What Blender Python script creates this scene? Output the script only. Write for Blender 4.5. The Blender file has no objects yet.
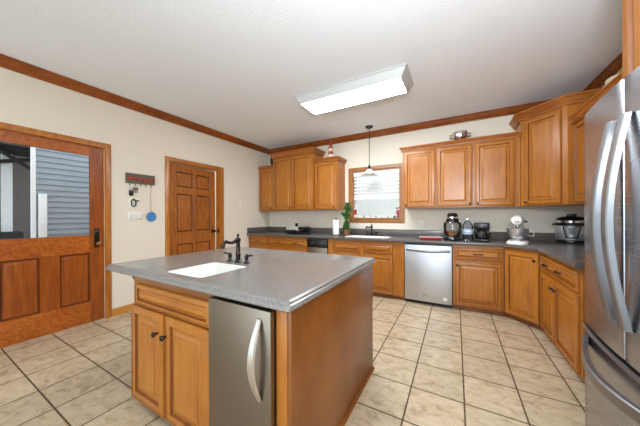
import bpy, bmesh, math, random
from mathutils import Vector, Matrix
random.seed(7)
SC = bpy.context.scene
COL = SC.collection
R = math.radians
# ------------------------------------------------------------------ camera, light, exposure
cam = bpy.data.objects.new('camera', bpy.data.cameras.new('camera'))
COL.objects.link(cam)
cam.location = (0, 0, 1.22)
cam.rotation_euler = (R(90), R(0.2246), R(29.167))
cam.data.sensor_width = 36.0
cam.data.lens = 243.2 / 640 * 36
cam.data.shift_y = (216.2 - 213.0) / 640
cam.data.clip_start = 0.02
SC.camera = cam
vs = SC.view_settings
vs.view_transform = 'Standard'; vs.look = 'None'; vs.gamma = 1.0; vs.use_curve_mapping = False
vs.exposure = 0.97
w = bpy.data.worlds.new('sky'); SC.world = w; w.use_nodes = True
w.node_tree.nodes['Background'].inputs[0].default_value = (0.80, 0.92, 1.0, 1)
w.node_tree.nodes['Background'].inputs[1].default_value = 1.05

def area(name, loc, rot, sx, sy, power, col=(1, 1, 1)):
    l = bpy.data.lights.new(name, 'AREA'); l.shape = 'RECTANGLE'; l.size = sx; l.size_y = sy
    l.energy = power; l.color = col
    o = bpy.data.objects.new(name, l); COL.objects.link(o)
    o.location = loc; o.rotation_euler = rot
    return o
# large fill light added behind the camera to brighten the room evenly
area('rear_fill', (-1.1, -7.0, 0.9), (R(93), 0, 0), 7.0, 3.0, 85, (0.82, 0.94, 1.0))

# fill light added behind the camera to brighten the ceiling
area('ceiling_fill', (0.15, -0.15, 1.75), Vector((.35, .62, 1)).to_track_quat('-Z', 'Y').to_euler(), .5, .5, 50, (0.84, 0.94, 1.0))

# ------------------------------------------------------------------ materials
def new_mat(name):
    m = bpy.data.materials.new(name); m.use_nodes = True
    nt = m.node_tree
    return m, nt, nt.nodes['Principled BSDF']
def srgb(r, g, b):
    f = lambda c: (c / 255 / 12.92) if c / 255 <= 0.04045 else ((c / 255 + 0.055) / 1.055) ** 2.4
    return (f(r), f(g), f(b), 1)
def plain(name, c, rough=0.5, metal=0.0, noise=0.06, scale=30, **kw):
    m, nt, b = new_mat(name)
    t = nt.nodes.new('ShaderNodeTexCoord'); n = nt.nodes.new('ShaderNodeTexNoise')
    n.inputs['Scale'].default_value = scale
    nt.links.new(t.outputs['Object'], n.inputs['Vector'])
    r = nt.nodes.new('ShaderNodeValToRGB')
    a = [x * (1 - noise) for x in c[:3]] + [1]; z = [min(1, x * (1 + noise)) for x in c[:3]] + [1]
    r.color_ramp.elements[0].position = .3; r.color_ramp.elements[1].position = .7
    r.color_ramp.elements[0].color = a; r.color_ramp.elements[1].color = z
    nt.links.new(n.outputs['Fac'], r.inputs['Fac']); nt.links.new(r.outputs['Color'], b.inputs['Base Color'])
    b.inputs['Roughness'].default_value = rough; b.inputs['Metallic'].default_value = metal
    for k, v in kw.items(): b.inputs[k].default_value = v
    return m
def wood(name, dark, mid, light, scale=(9, 9, 1.1), rough=0.31, blot=0.35):
    m, nt, b = new_mat(name); N = nt.nodes.new; L = nt.links.new
    t = N('ShaderNodeTexCoord'); oi = N('ShaderNodeObjectInfo')
    ad = N('ShaderNodeVectorMath'); ad.operation = 'ADD'
    mu = N('ShaderNodeVectorMath'); mu.operation = 'SCALE'; mu.inputs['Scale'].default_value = 37.0
    cb = N('ShaderNodeCombineXYZ')
    for i in range(3): L(oi.outputs['Random'], cb.inputs[i])
    L(cb.outputs[0], mu.inputs[0]); L(t.outputs['Object'], ad.inputs[0]); L(mu.outputs[0], ad.inputs[1])
    mp = N('ShaderNodeMapping'); mp.inputs['Scale'].default_value = scale
    L(ad.outputs[0], mp.inputs['Vector'])
    n1 = N('ShaderNodeTexNoise'); n1.inputs['Scale'].default_value = 4.0; n1.inputs['Detail'].default_value = 6
    n1.inputs['Roughness'].default_value = .62; n1.inputs['Distortion'].default_value = .25
    L(mp.outputs[0], n1.inputs['Vector'])
    n2 = N('ShaderNodeTexNoise'); n2.inputs['Scale'].default_value = 3.0; n2.inputs['Detail'].default_value = 2
    L(ad.outputs[0], n2.inputs['Vector'])
    mx = N('ShaderNodeMix'); mx.data_type = 'FLOAT'; mx.inputs[0].default_value = blot
    L(n1.outputs['Fac'], mx.inputs[2]); L(n2.outputs['Fac'], mx.inputs[3])
    r = N('ShaderNodeValToRGB'); e = r.color_ramp.elements
    e[0].position = .32; e[0].color = dark; e[1].position = .68; e[1].color = light
    q = e.new(.5); q.color = mid
    L(mx.outputs[0], r.inputs['Fac']); L(r.outputs['Color'], b.inputs['Base Color'])
    b.inputs['Roughness'].default_value = rough
    bp = N('ShaderNodeBump'); bp.inputs['Strength'].default_value = .05; bp.inputs['Distance'].default_value = .003
    L(n1.outputs['Fac'], bp.inputs['Height']); L(bp.outputs[0], b.inputs['Normal'])
    return m
def glassy(name, tint=(1, 1, 1, 1), refl=0.10):
    m, nt, b = new_mat(name); nt.nodes.remove(b)
    o = nt.nodes['Material Output']; tr = nt.nodes.new('ShaderNodeBsdfTransparent'); tr.inputs[0].default_value = tint
    g = nt.nodes.new('ShaderNodeBsdfGlossy'); g.inputs['Roughness'].default_value = .02
    fr = nt.nodes.new('ShaderNodeLayerWeight'); fr.inputs['Blend'].default_value = refl
    mx = nt.nodes.new('ShaderNodeMixShader')
    nt.links.new(fr.outputs['Fresnel'], mx.inputs[0]); nt.links.new(tr.outputs[0], mx.inputs[1]); nt.links.new(g.outputs[0], mx.inputs[2])
    nt.links.new(mx.outputs[0], o.inputs[0])
    return m
def emit(name, c, s):
    m, nt, b = new_mat(name); b.inputs['Base Color'].default_value = c
    b.inputs['Emission Color'].default_value = c; b.inputs['Emission Strength'].default_value = s
    return m

M = {}
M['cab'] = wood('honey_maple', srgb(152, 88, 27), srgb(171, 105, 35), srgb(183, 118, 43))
M['cabh'] = wood('honey_maple_rail', srgb(152, 88, 27), srgb(171, 105, 35), srgb(183, 118, 43), scale=(1.1, 9, 9))
M['glaze'] = wood('cabinet_groove_shade', srgb(106, 56, 16), srgb(124, 68, 22), srgb(138, 80, 30))  # darker wood that paints shade into the grooves of cabinet fronts
M['stain'] = wood('door_groove_shade', srgb(84, 36, 8), srgb(104, 48, 12), srgb(122, 62, 20))  # shadow line put into the colour around the room doors' panels
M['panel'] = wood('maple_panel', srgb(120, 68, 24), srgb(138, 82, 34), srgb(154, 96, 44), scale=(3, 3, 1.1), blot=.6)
M['toe'] = wood('toe_kick_wood', srgb(110, 60, 24), srgb(132, 76, 32), srgb(150, 90, 42))
M['crown'] = wood('crown_wood', srgb(112, 54, 16), srgb(138, 70, 22), srgb(160, 88, 34), scale=(2.2, 2.2, 9))
M['cabcrown'] = wood('cabinet_crown_wood', srgb(144, 80, 32), srgb(166, 98, 42), srgb(182, 114, 54), scale=(2, 2, 9))
M['door'] = wood('cherry_door', srgb(118, 54, 12), srgb(146, 72, 20), srgb(170, 92, 32), scale=(10, 10, .9), blot=.25)
M['doorh'] = wood('cherry_door_rail', srgb(130, 60, 12), srgb(166, 86, 24), srgb(192, 112, 42), scale=(10, .9, 10), blot=.25)
M['oak'] = wood('oak_door', srgb(122, 62, 14), srgb(160, 92, 30), srgb(186, 118, 50), scale=(14, 14, 1.1), blot=.2, rough=.5)
M['casing'] = wood('casing_wood', srgb(150, 84, 26), srgb(178, 108, 40), srgb(198, 130, 58), scale=(12, 12, 1.0), blot=.2)
M['wcasing'] = wood('window_casing_wood', srgb(132, 82, 36), srgb(156, 102, 50), srgb(172, 120, 64), scale=(9, 9, 2), blot=.2)
M['base'] = wood('baseboard_wood', srgb(176, 112, 44), srgb(196, 132, 60), srgb(208, 146, 74), scale=(9, 1, 9), blot=.2)
M['bronze'] = plain('dark_bronze', srgb(62, 56, 56), .22, .9)
M['black'] = plain('black_plastic', srgb(12, 12, 13), .3)
M['blackmatte'] = plain('black_matte', srgb(22, 21, 20), .6)
M['white'] = plain('white_enamel', srgb(228, 227, 222), .22, noise=.01)
M['whiteplastic'] = plain('white_plastic', srgb(236, 232, 220), .4, noise=.01)
M['paper'] = plain('paper_towel_white', srgb(240, 240, 236), .9, noise=.02)
M['chrome'] = plain('chrome', srgb(226, 226, 226), .14, 1.0, noise=.02)
M['chromesatin'] = plain('satin_handle', srgb(214, 212, 208), .34, 1.0, noise=.01)
M['brass'] = plain('antique_brass', srgb(170, 132, 70), .3, 1.0)
M['red'] = plain('red_glaze', srgb(190, 24, 40), .3)
M['redpaint'] = plain('berry_red', srgb(158, 54, 36), .5)
M['sage'] = plain('sage_board', srgb(92, 88, 70), .7)
M['blue'] = plain('blue_silicone', srgb(62, 126, 186), .5)
M['cord'] = plain('grey_cord', srgb(196, 190, 178), .7)
M['terra'] = plain('terracotta', srgb(140, 88, 62), .8)
M['leaf'] = plain('ivy_leaf', srgb(70, 118, 50), .5, noise=.35, scale=25)
M['pink'] = plain('pink_petal', srgb(200, 80, 110), .6)
M['soil'] = plain('soil', srgb(60, 42, 30), .9)
M['blind'] = plain('blind_white', srgb(236, 236, 234), .5, noise=.01)
M['blind'].node_tree.nodes['Principled BSDF'].inputs['Transmission Weight'].default_value = 0.0
M['shade'] = plain('opal_shade', srgb(246, 244, 238), .3, noise=.01)
M['glass'] = glassy('clear_glass')
M['jar'] = glassy('jar_plastic', (.93, .94, .94, 1), .3)
M['bottle'] = glassy('bottle_plastic', (.80, .86, .92, 1), .2)
M['water'] = plain('pale_blue_label', srgb(176, 196, 220), .4)
M['lens'] = emit('light_lens', (.90, .96, 1, 1), 24.0)
M['fixture'] = plain('fixture_white', srgb(192, 192, 190), .45, noise=.01)
M['siding'] = plain('blue_grey_siding', srgb(160, 168, 178), .6, noise=.05, scale=6)
M['porchgrey'] = plain('porch_grey', srgb(120, 114, 110), .8)
M['porchdark'] = plain('porch_dark', srgb(54, 52, 52), .8)
M['fence'] = plain('white_fence', srgb(250, 250, 250), .8, noise=.03)
M['concrete'] = plain('concrete', srgb(150, 146, 140), .9)
M['food'] = plain('orange_chunks', srgb(196, 130, 72), .6, noise=.3, scale=60)
M['green'] = plain('sage_green_glaze', srgb(128, 150, 84), .4, noise=.3)
M['cream'] = plain('cream_glaze', srgb(226, 214, 190), .4)
M['dispgrey'] = plain('display_grey', srgb(92, 92, 96), .3)
M['shadow_void'] = plain('charcoal_gap', srgb(26, 24, 22), .8)
M['darkwood'] = plain('dark_corbel', srgb(52, 34, 24), .6)
M['toaststeel'] = plain('grill_steel', srgb(196, 192, 186), .4, .2)
M['pinkband'] = plain('label_white_band', srgb(236, 226, 236), .4)

def steel(name, c, rough, axis=(1, 1, 40)):
    m, nt, b = new_mat(name); N = nt.nodes.new; L = nt.links.new
    t = N('ShaderNodeTexCoord'); mp = N('ShaderNodeMapping'); mp.inputs['Scale'].default_value = axis
    n = N('ShaderNodeTexNoise'); n.inputs['Scale'].default_value = 6; n.inputs['Detail'].default_value = 4
    L(t.outputs['Object'], mp.inputs[0]); L(mp.outputs[0], n.inputs['Vector'])
    mr = N('ShaderNodeMapRange'); mr.inputs[3].default_value = rough - .012; mr.inputs[4].default_value = rough + .012
    L(n.outputs['Fac'], mr.inputs[0]); L(mr.outputs[0], b.inputs['Roughness'])
    b.inputs['Base Color'].default_value = c; b.inputs['Metallic'].default_value = 1.0
    return m
M['steel'] = steel('brushed_steel', srgb(168, 170, 178), .27)
M['dwsteel'] = steel('dishwasher_steel', srgb(204, 207, 212), .46)
M['icesteel'] = steel('appliance_steel', srgb(138, 128, 116), .38)
M['hsteel'] = plain('handle_steel', srgb(144, 144, 146), .40, 1.0, noise=.01)

# walls / ceiling
def paint(name, c, bscale, bstr, rough=.85):
    m, nt, b = new_mat(name); N = nt.nodes.new; L = nt.links.new
    t = N('ShaderNodeTexCoord'); n = N('ShaderNodeTexNoise'); n.inputs['Scale'].default_value = bscale; n.inputs['Detail'].default_value = 4
    L(t.outputs['Object'], n.inputs['Vector'])
    bp = N('ShaderNodeBump'); bp.inputs['Strength'].default_value = bstr; bp.inputs['Distance'].default_value = .01
    L(n.outputs['Fac'], bp.inputs['Height']); L(bp.outputs[0], b.inputs['Normal'])
    b.inputs['Base Color'].default_value = c; b.inputs['Roughness'].default_value = rough
    return m
M['wall'] = paint('cream_wall_paint', srgb(229, 219, 203), 60, .03)
M['ceil'] = paint('textured_ceiling', srgb(240, 243, 248), 60, .22)
# counter: speckled grey solid surface
def counter(name, dk, md, lt):
    m, nt, b = new_mat(name); N = nt.nodes.new; L = nt.links.new
    t = N('ShaderNodeTexCoord')
    n = N('ShaderNodeTexNoise'); n.inputs['Scale'].default_value = 280; n.inputs['Detail'].default_value = 2
    L(t.outputs['Object'], n.inputs['Vector'])
    r = N('ShaderNodeValToRGB'); e = r.color_ramp.elements
    e[0].position = .33; e[0].color = dk; e[1].position = .68; e[1].color = lt
    q = e.new(.5); q.color = md
    L(n.outputs['Fac'], r.inputs[0]); L(r.outputs[0], b.inputs['Base Color'])
    b.inputs['Roughness'].default_value = .22
    return m
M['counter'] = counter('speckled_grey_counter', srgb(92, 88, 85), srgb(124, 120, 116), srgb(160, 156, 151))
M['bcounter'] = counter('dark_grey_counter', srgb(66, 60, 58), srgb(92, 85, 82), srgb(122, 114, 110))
# floor: square tiles on a measured grid
def tiles():
    m, nt, b = new_mat('beige_floor_tile'); N = nt.nodes.new; L = nt.links.new
    def math_(op, a, bb=None):
        k = N('ShaderNodeMath'); k.operation = op
        for i, v in enumerate((a, bb)):
            if v is None: continue
            if isinstance(v, (int, float)): k.inputs[i].default_value = v
            else: L(v, k.inputs[i])
        return k.outputs[0]
    t = N('ShaderNodeTexCoord'); s = N('ShaderNodeSeparateXYZ'); L(t.outputs['Object'], s.inputs[0])
    P = .3265; G = .0044
    ux = math_('DIVIDE', math_('SUBTRACT', s.outputs[0], .045), P); uy = math_('DIVIDE', math_('SUBTRACT', s.outputs[1], .528), P)
    def dist(u):
        fr = math_('FRACT', u)
        return math_('MINIMUM', fr, math_('SUBTRACT', 1.0, fr))
    d = math_('MINIMUM', dist(ux), dist(uy))
    sm = N('ShaderNodeMapRange'); sm.interpolation_type = 'SMOOTHSTEP'
    sm.inputs[1].default_value = (G - .0015) / P; sm.inputs[2].default_value = (G + .0025) / P
    L(d, sm.inputs[0])
    cb = N('ShaderNodeCombineXYZ'); L(math_('FLOOR', ux), cb.inputs[0]); L(math_('FLOOR', uy), cb.inputs[1])
    wn = N('ShaderNodeTexWhiteNoise'); wn.noise_dimensions = '2D'; L(cb.outputs[0], wn.inputs['Vector'])
    ad = N('ShaderNodeVectorMath'); ad.operation = 'ADD'; L(t.outputs['Object'], ad.inputs[0])
    sc = N('ShaderNodeVectorMath'); sc.operation = 'SCALE'; sc.inputs['Scale'].default_value = 20; L(wn.outputs['Color'], sc.inputs[0]); L(sc.outputs[0], ad.inputs[1])
    mp = N('ShaderNodeMapping'); mp.inputs['Scale'].default_value = (1, 1.3, 1); L(ad.outputs[0], mp.inputs[0])
    n = N('ShaderNodeTexNoise'); n.inputs['Scale'].default_value = 11; n.inputs['Detail'].default_value = 8; n.inputs['Roughness'].default_value = .68; n.inputs['Distortion'].default_value = .7
    L(mp.outputs[0], n.inputs['Vector'])
    r = N('ShaderNodeValToRGB'); e = r.color_ramp.elements
    e[0].position = .34; e[0].color = srgb(158, 134, 104); e[1].position = .64; e[1].color = srgb(204, 186, 158)
    q = e.new(.47); q.color = srgb(188, 168, 139)
    L(n.outputs['Fac'], r.inputs[0])
    hv = N('ShaderNodeHueSaturation'); L(r.outputs[0], hv.inputs['Color'])
    L(math_('ADD', math_('MULTIPLY', wn.outputs['Value'], .12), .94), hv.inputs['Value'])
    mx = N('ShaderNodeMix'); mx.data_type = 'RGBA'; L(sm.outputs[0], mx.inputs[0]); mx.inputs[6].default_value = srgb(88, 66, 44)
    L(hv.outputs[0], mx.inputs[7]); L(mx.outputs[2], b.inputs['Base Color'])
    rr = N('ShaderNodeMapRange'); rr.inputs[3].default_value = .8; rr.inputs[4].default_value = .34; L(sm.outputs[0], rr.inputs[0]); L(rr.outputs[0], b.inputs['Roughness'])
    h = math_('ADD', math_('MULTIPLY', sm.outputs[0], 1.0), math_('MULTIPLY', n.outputs['Fac'], .3))
    bp = N('ShaderNodeBump'); bp.inputs['Strength'].default_value = .4; bp.inputs['Distance'].default_value = .004; L(h, bp.inputs['Height']); L(bp.outputs[0], b.inputs['Normal'])
    return m
M['tile'] = tiles()

# ------------------------------------------------------------------ mesh helpers
class MB:
    def __init__(s): s.bm = bmesh.new(); s.extra = None
    def box(s, x0, y0, z0, x1, y1, z1, bev=0, seg=2, mat=None):
        vs_ = [s.bm.verts.new((x, y, z)) for x in (x0, x1) for y in (y0, y1) for z in (z0, z1)]
        F = [(0, 1, 3, 2), (4, 6, 7, 5), (0, 4, 5, 1), (2, 3, 7, 6), (0, 2, 6, 4), (1, 5, 7, 3)]
        fs = [s.bm.faces.new([vs_[i] for i in f]) for f in F]
        if mat is not None:
            for v in vs_: v.co = mat @ v.co
        if bev:
            es = list({e for f in fs for e in f.edges})
            bmesh.ops.bevel(s.bm, geom=es, offset=bev, segments=seg, affect='EDGES', profile=.5)
        return s
    def poly(s, pts, z0, z1, bev=0):
        a = [s.bm.verts.new((x, y, z0)) for x, y in pts]; b = [s.bm.verts.new((x, y, z1)) for x, y in pts]
        n = len(pts); fs = [s.bm.faces.new(a[::-1]), s.bm.faces.new(b)]
        for i in range(n): fs.append(s.bm.faces.new((a[i], a[(i + 1) % n], b[(i + 1) % n], b[i])))
        if bev:
            es = list({e for f in fs for e in f.edges})
            bmesh.ops.bevel(s.bm, geom=es, offset=bev, segments=2, affect='EDGES', profile=.5)
        return s
    def loops(s, L, closed=True, cap0=False, cap1=False, wrap=False):
        V = [[s.bm.verts.new(p) for p in l] for l in L]
        if wrap: V.append(V[0])
        for A, B in zip(V, V[1:]):
            n = len(A)
            for i in range(n if closed else n - 1):
                j = (i + 1) % n
                try: s.bm.faces.new((A[i], A[j], B[j], B[i]))
                except ValueError: pass
        if cap0: s.bm.faces.new(V[0][::-1])
        if cap1: s.bm.faces.new(V[-1])
        return s
    def tube(s, pts, r, n=10, caps=True, flat=None):
        pts = [Vector(p) for p in pts]; L = []
        rs = r if isinstance(r, (list, tuple)) else [r] * len(pts)
        up = None
        for i, p in enumerate(pts):
            d = (pts[min(i + 1, len(pts) - 1)] - pts[max(i - 1, 0)]).normalized()
            if up is None:
                up = Vector((0, 0, 1)) if abs(d.z) < .9 else Vector((1, 0, 0))
            a = d.cross(up).normalized(); b = a.cross(d).normalized(); up = b
            fa, fb = flat if flat else (1, 1)
            L.append([p + (a * math.cos(t) * fa + b * math.sin(t) * fb) * rs[i] for t in [2 * math.pi * k / n for k in range(n)]])
        return s.loops(L, cap0=caps, cap1=caps)
    def lathe(s, prof, c=(0, 0, 0), n=20, mat=None, cap0=True, cap1=True):
        L = []
        for r, z in prof:
            ps = [Vector((c[0] + r * math.cos(2 * math.pi * k / n), c[1] + r * math.sin(2 * math.pi * k / n), c[2] + z)) for k in range(n)]
            L.append([mat @ p for p in ps] if mat is not None else ps)
        return s.loops(L, cap0=cap0, cap1=cap1)
    def ball(s, c, r, sc=(1, 1, 1), n=12):
        m = Matrix.Translation(c) @ Matrix.Diagonal((r * sc[0], r * sc[1], r * sc[2], 1))
        bmesh.ops.create_uvsphere(s.bm, u_segments=n, v_segments=max(6, n // 2 + 1), radius=1, matrix=m)
        return s
    def build(s, name, mat, parent=None, loc=None, rz=0, smooth=35, label=None):
        bmesh.ops.recalc_face_normals(s.bm, faces=s.bm.faces[:])
        me = bpy.data.meshes.new(name); s.bm.to_mesh(me); s.bm.free()
        if smooth:
            for p in me.polygons: p.use_smooth = True
            me.set_sharp_from_angle(angle=R(smooth))
        me.materials.append(mat if not isinstance(mat, str) else M[mat])
        if s.extra: me.materials.append(M[s.extra])
        o = bpy.data.objects.new(name, me); COL.objects.link(o)
        if parent is not None: o.parent = parent
        if loc is not None: o.location = loc
        if rz: o.rotation_euler = (0, 0, rz)
        if label: o['label'] = label
        return o
def tag(o, label=None, cat=None, group=None, kind=None):
    for k, v in (('label', label), ('category', cat), ('group', group), ('kind', kind)):
        if v: o[k] = v
    return o
def empty(name, loc, label, cat, rz=0, group=None):
    o = bpy.data.objects.new(name, None); COL.objects.link(o); o.empty_display_size = .1
    o.location = loc; o.rotation_euler = (0, 0, rz)
    return tag(o, label, cat, group)
def struct(o): o['kind'] = 'structure'; return o
def sempty(name, loc=(0, 0, 0), rz=0):
    o = bpy.data.objects.new(name, None); COL.objects.link(o); o.empty_display_size = .1
    o.location = loc; o.rotation_euler = (0, 0, rz); o['kind'] = 'structure'
    return o
def sweep(path, prof, side=1, closed=False):
    """profile (out, z) carried along an XY path with mitred corners; side=+1 puts 'out' to the left of travel"""
    m = MB(); P = [Vector((p[0], p[1])) for p in path]; n = len(P); L = []
    for i in range(n):
        if closed: a, b = (P[i] - P[i - 1]).normalized(), (P[(i + 1) % n] - P[i]).normalized()
        else:
            a = (P[i] - P[i - 1]).normalized() if i else (P[1] - P[0]).normalized()
            b = (P[i + 1] - P[i]).normalized() if i < n - 1 else a
        na, nb = Vector((-a.y, a.x)) * side, Vector((-b.y, b.x)) * side
        k = (na + nb); k = k / max(.2, k.dot(na))
        L.append([(P[i].x + k.x * o, P[i].y + k.y * o, z) for o, z in prof])
    m.loops(L, cap0=not closed, cap1=not closed, wrap=closed)
    return m
def rect(x0, z0, x1, z1, y): return [(x0, y, z0), (x1, y, z0), (x1, y, z1), (x0, y, z1)]
RAISED = [(0, 0), (.003, -.005), (.009, -.0065), (.013, -.003), (.016, -.004), (.048, -.005), (.051, .001), (.055, .009), (.063, .0095), (.090, -.0035), (.0925, -.005), (.096, -.005)]
DRAWP = [(0, 0), (.003, -.005), (.008, -.0065), (.011, -.003), (.013, -.004), (.026, -.005), (.028, .001), (.031, .008), (.035, .0085), (.050, -.003), (.0515, -.0045), (.054, -.0045)]
def front(x0, z0, x1, z1, y=0.0, t=.018, prof=RAISED):
    """raised-panel door or drawer front, front face looking to -y, back at y"""
    m = MB(); L = [rect(x0, z0, x1, z1, y)]
    for ins, d in prof: L.append(rect(x0 + ins, z0 + ins, x1 - ins, z1 - ins, y - t + .004 + d))
    m.loops(L, cap0=True, cap1=True)
    m.bm.faces.ensure_lookup_table()
    for ring in (3, 6, 7, 10):      # groove shade painted in as darker brown
        for k in range(4): m.bm.faces[ring * 4 + k].material_index = 1
    m.extra = 'glaze'
    return m
def slab(x0, z0, x1, z1, panels, y0, t, prof, holes=()):
    """door leaf with several recessed/raised panels (front to -y); holes go right through"""
    m = MB(); yf, yb = y0 - t, y0
    rs = list(panels) + list(holes)
    xs = sorted({x0, x1} | {r[0] for r in rs} | {r[2] for r in rs}); zs = sorted({z0, z1} | {r[1] for r in rs} | {r[3] for r in rs})
    for a, b in zip(xs, xs[1:]):
        for c, d in zip(zs, zs[1:]):
            mx, mz = (a + b) / 2, (c + d) / 2
            if any(r[0] < mx < r[2] and r[1] < mz < r[3] for r in rs): continue
            m.loops([rect(a, c, b, d, yf)], cap1=True); m.loops([rect(a, c, b, d, yb)], cap0=True)
    for r in panels:
        n0 = len(m.bm.faces)
        m.loops([rect(r[0] + i, r[1] + i, r[2] - i, r[3] - i, yf + d) for i, d in prof], cap1=True)
        m.bm.faces.ensure_lookup_table()
        for k in range(8): m.bm.faces[n0 + k].material_index = 1     # groove shadow put into the colour
        m.loops([rect(r[0], r[1], r[2], r[3], yb)], cap0=True)
    for r in holes: m.loops([rect(*r, yf), rect(*r, yb)])
    m.loops([rect(x0, z0, x1, z1, yf), rect(x0, z0, x1, z1, yb)])
    bmesh.ops.remove_doubles(m.bm, verts=m.bm.verts[:], dist=.0002)
    m.extra = 'stain'
    return m
YROT = Matrix.Rotation(R(90), 4, 'X')   # lathe axis z -> -y
def knob(x, z, y, parent, mat='bronze', name='knob', s=1.0):
    m = MB(); prof = [(.006, 0), (.006, .010), (.011, .014), (.0145, .020), (.013, .026), (.006, .029)]
    mt = Matrix.Translation((x, y, z)) @ YROT @ Matrix.Scale(s, 4)
    m.lathe(prof, n=14, mat=mt)
    return m.build(name, mat, parent)
def pull(x, z, y, parent, w_=.085, mat='bronze'):
    m = MB(); pts = []
    for k in range(9):
        u = k / 8; pts.append((x - w_ / 2 + w_ * u, y - .004 - .022 * math.sin(math.pi * u) ** .6, z))
    m.tube(pts, [.0065, .006, .005, .005, .006, .005, .005, .006, .0065], n=8)
    for sx in (-1, 1): m.lathe([(.009, 0), (.009, .004), (.004, .007)], n=10, mat=Matrix.Translation((x + sx * w_ / 2, y, z)) @ YROT)
    return m.build('pull_handle', mat, parent)
def rrect(x0, y0, x1, y1, r, z, n=5):
    out = []
    for cx, cy, a0 in ((x1 - r, y1 - r, 0), (x0 + r, y1 - r, 90), (x0 + r, y0 + r, 180), (x1 - r, y0 + r, 270)):
        for k in range(n):
            a = R(a0 + 90 * k / (n - 1)); out.append((cx + r * math.cos(a), cy + r * math.sin(a), z))
    return out

# ------------------------------------------------------------------ room shell
XL, YB, XR, H, YS = -3.69, 4.26, 1.40, 2.72, -2.4
struct(MB().box(XL - .12, YS, -.1, XR + .12, YB + .12, 0).build('floor', 'tile', smooth=0))
struct(MB().box(XL - .12, YS, H, XR + .12, YB + .12, H + .1).build('ceiling', 'ceil', smooth=0))
D1 = (.395, 1.292, 2.045); D2 = (2.050, 2.950, 2.045)
m = MB()
m.box(XL - .12, YS, 0, XL, D1[0], H); m.box(XL - .12, D1[0], D1[2], XL, D1[1], H); m.box(XL - .12, D1[1], 0, XL, D2[0], H)
m.box(XL - .12, D2[0], D2[2], XL, D2[1], H); m.box(XL - .12, D2[1], 0, XL, YB, H)
struct(m.build('wall_left', 'wall', smooth=0))
WX0, WX1, WZ0, WZ1 = -1.690, -.812, 1.165, 2.045
m = MB()
m.box(XL - .12, YB, 0, WX0, YB + .12, H); m.box(WX1, YB, 0, XR + .12, YB + .12, H)
m.box(WX0, YB, 0, WX1, YB + .12, WZ0); m.box(WX0, YB, WZ1, WX1, YB + .12, H)
struct(m.build('wall_back', 'wall', smooth=0))
struct(MB().box(XR, YS, 0, XR + .12, YB, H).build('wall_right', 'wall', smooth=0))
CP = [(0, -.100), (.010, -.100), (.012, -.090), (.020, -.084), (.042, -.042), (.052, -.022), (.062, -.018), (.062, 0), (0, 0)]
CP = [(o, z + H - .001) for o, z in CP]
struct(sweep([(XL, YS), (XL, YB), (XR, YB), (XR, YS)], CP, side=-1).build('trim_1', 'crown'))
# baseboards on the left wall, between the openings
BBP = [(0, 0), (.014, 0), (.014, .075), (.008, .09), (0, .09)]
for i, (a, b) in enumerate(((1.358, 1.985), (3.018, 3.60))):
    struct(sweep([(XL, a), (XL, b)], BBP, side=-1).build('baseboard_left', 'base'))

# door 1: exterior door with a big glass light over two panels (local x = world y, front -y = into the room)
def casing(name, y0, y1, ztop, wdt, parent, mat, xw):
    P = [(0, 0), (.004, .016), (.018, .020), (wdt - .012, .012), (wdt, .008), (wdt, 0)]
    m = MB()
    L = []
    for (px, pz, nx, nz) in ((y0, 0, -1, 0), (y0, ztop, -1, 1), (y1, ztop, 1, 1), (y1, 0, 1, 0)):
        L.append([(px + nx * a, -b, pz + nz * a) for a, b in P])
    m.loops(L, cap0=True, cap1=True)
    return m.build(name, mat, parent)
d1 = sempty('door_1', (XL - .012, 0, 0), R(90))
PR = [(0, 0), (.003, .016), (.016, .018), (.042, .007), (.046, .007)]
leafh = slab(.405, .008, 1.284, 2.036, [(.522, .245, .772, .806), (.916, .245, 1.164, .806)], .044, .040, PR, holes=[(.522, 1.012, 1.168, 1.932)])
leafh.build('leaf', 'door', d1)
MB().box(.524, -.001, .812, 1.162, .0035, 1.008).build('lock_rail', 'doorh', d1)
MB().box(.524, -.001, .012, 1.162, .0035, .240).build('bottom_rail', 'doorh', d1)
MB().box(.524, -.001, 1.934, 1.162, .0035, 2.034).build('top_rail', 'doorh', d1)
MB().box(.524, .018, 1.014, 1.166, .024, 1.930).build('pane', 'glass', d1)
lk = MB().box(1.198, -.010, .868, 1.246, .003, 1.092, .004).build('lock_plate', 'black', d1)
MB().lathe([(.010, 0), (.010, .03), (.022, .036), (.027, .05), (.022, .062), (.008, .066)], n=16, mat=Matrix.Translation((1.222, -.010, .905)) @ YROT).build('doorknob', 'brass', lk)
MB().lathe([(.016, 0), (.016, .006), (.012, .008)], n=16, mat=Matrix.Translation((1.222, -.010, 1.045)) @ YROT).build('keypad', 'bronze', lk)
m = MB(); m.box(.392, -.0, 0, .402, .10, 2.045); m.box(1.287, 0, 0, 1.292, .10, 2.045); m.box(.402, 0, 2.039, 1.287, .10, 2.045)
m.box(1.270, .048, 0, 1.287, .062, 2.039); m.box(.402, .048, 0, .419, .062, 2.039); m.box(.419, .048, 2.024, 1.270, .062, 2.039); m.box(.402, .002, .0005, 1.287, .10, .007)
m.build('jamb', 'casing', d1)
c1 = sempty('trim_2', (XL, 0, 0), R(90)); casing('casing', .392, 1.292, 2.043, .064, c1, 'casing', XL)

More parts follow.
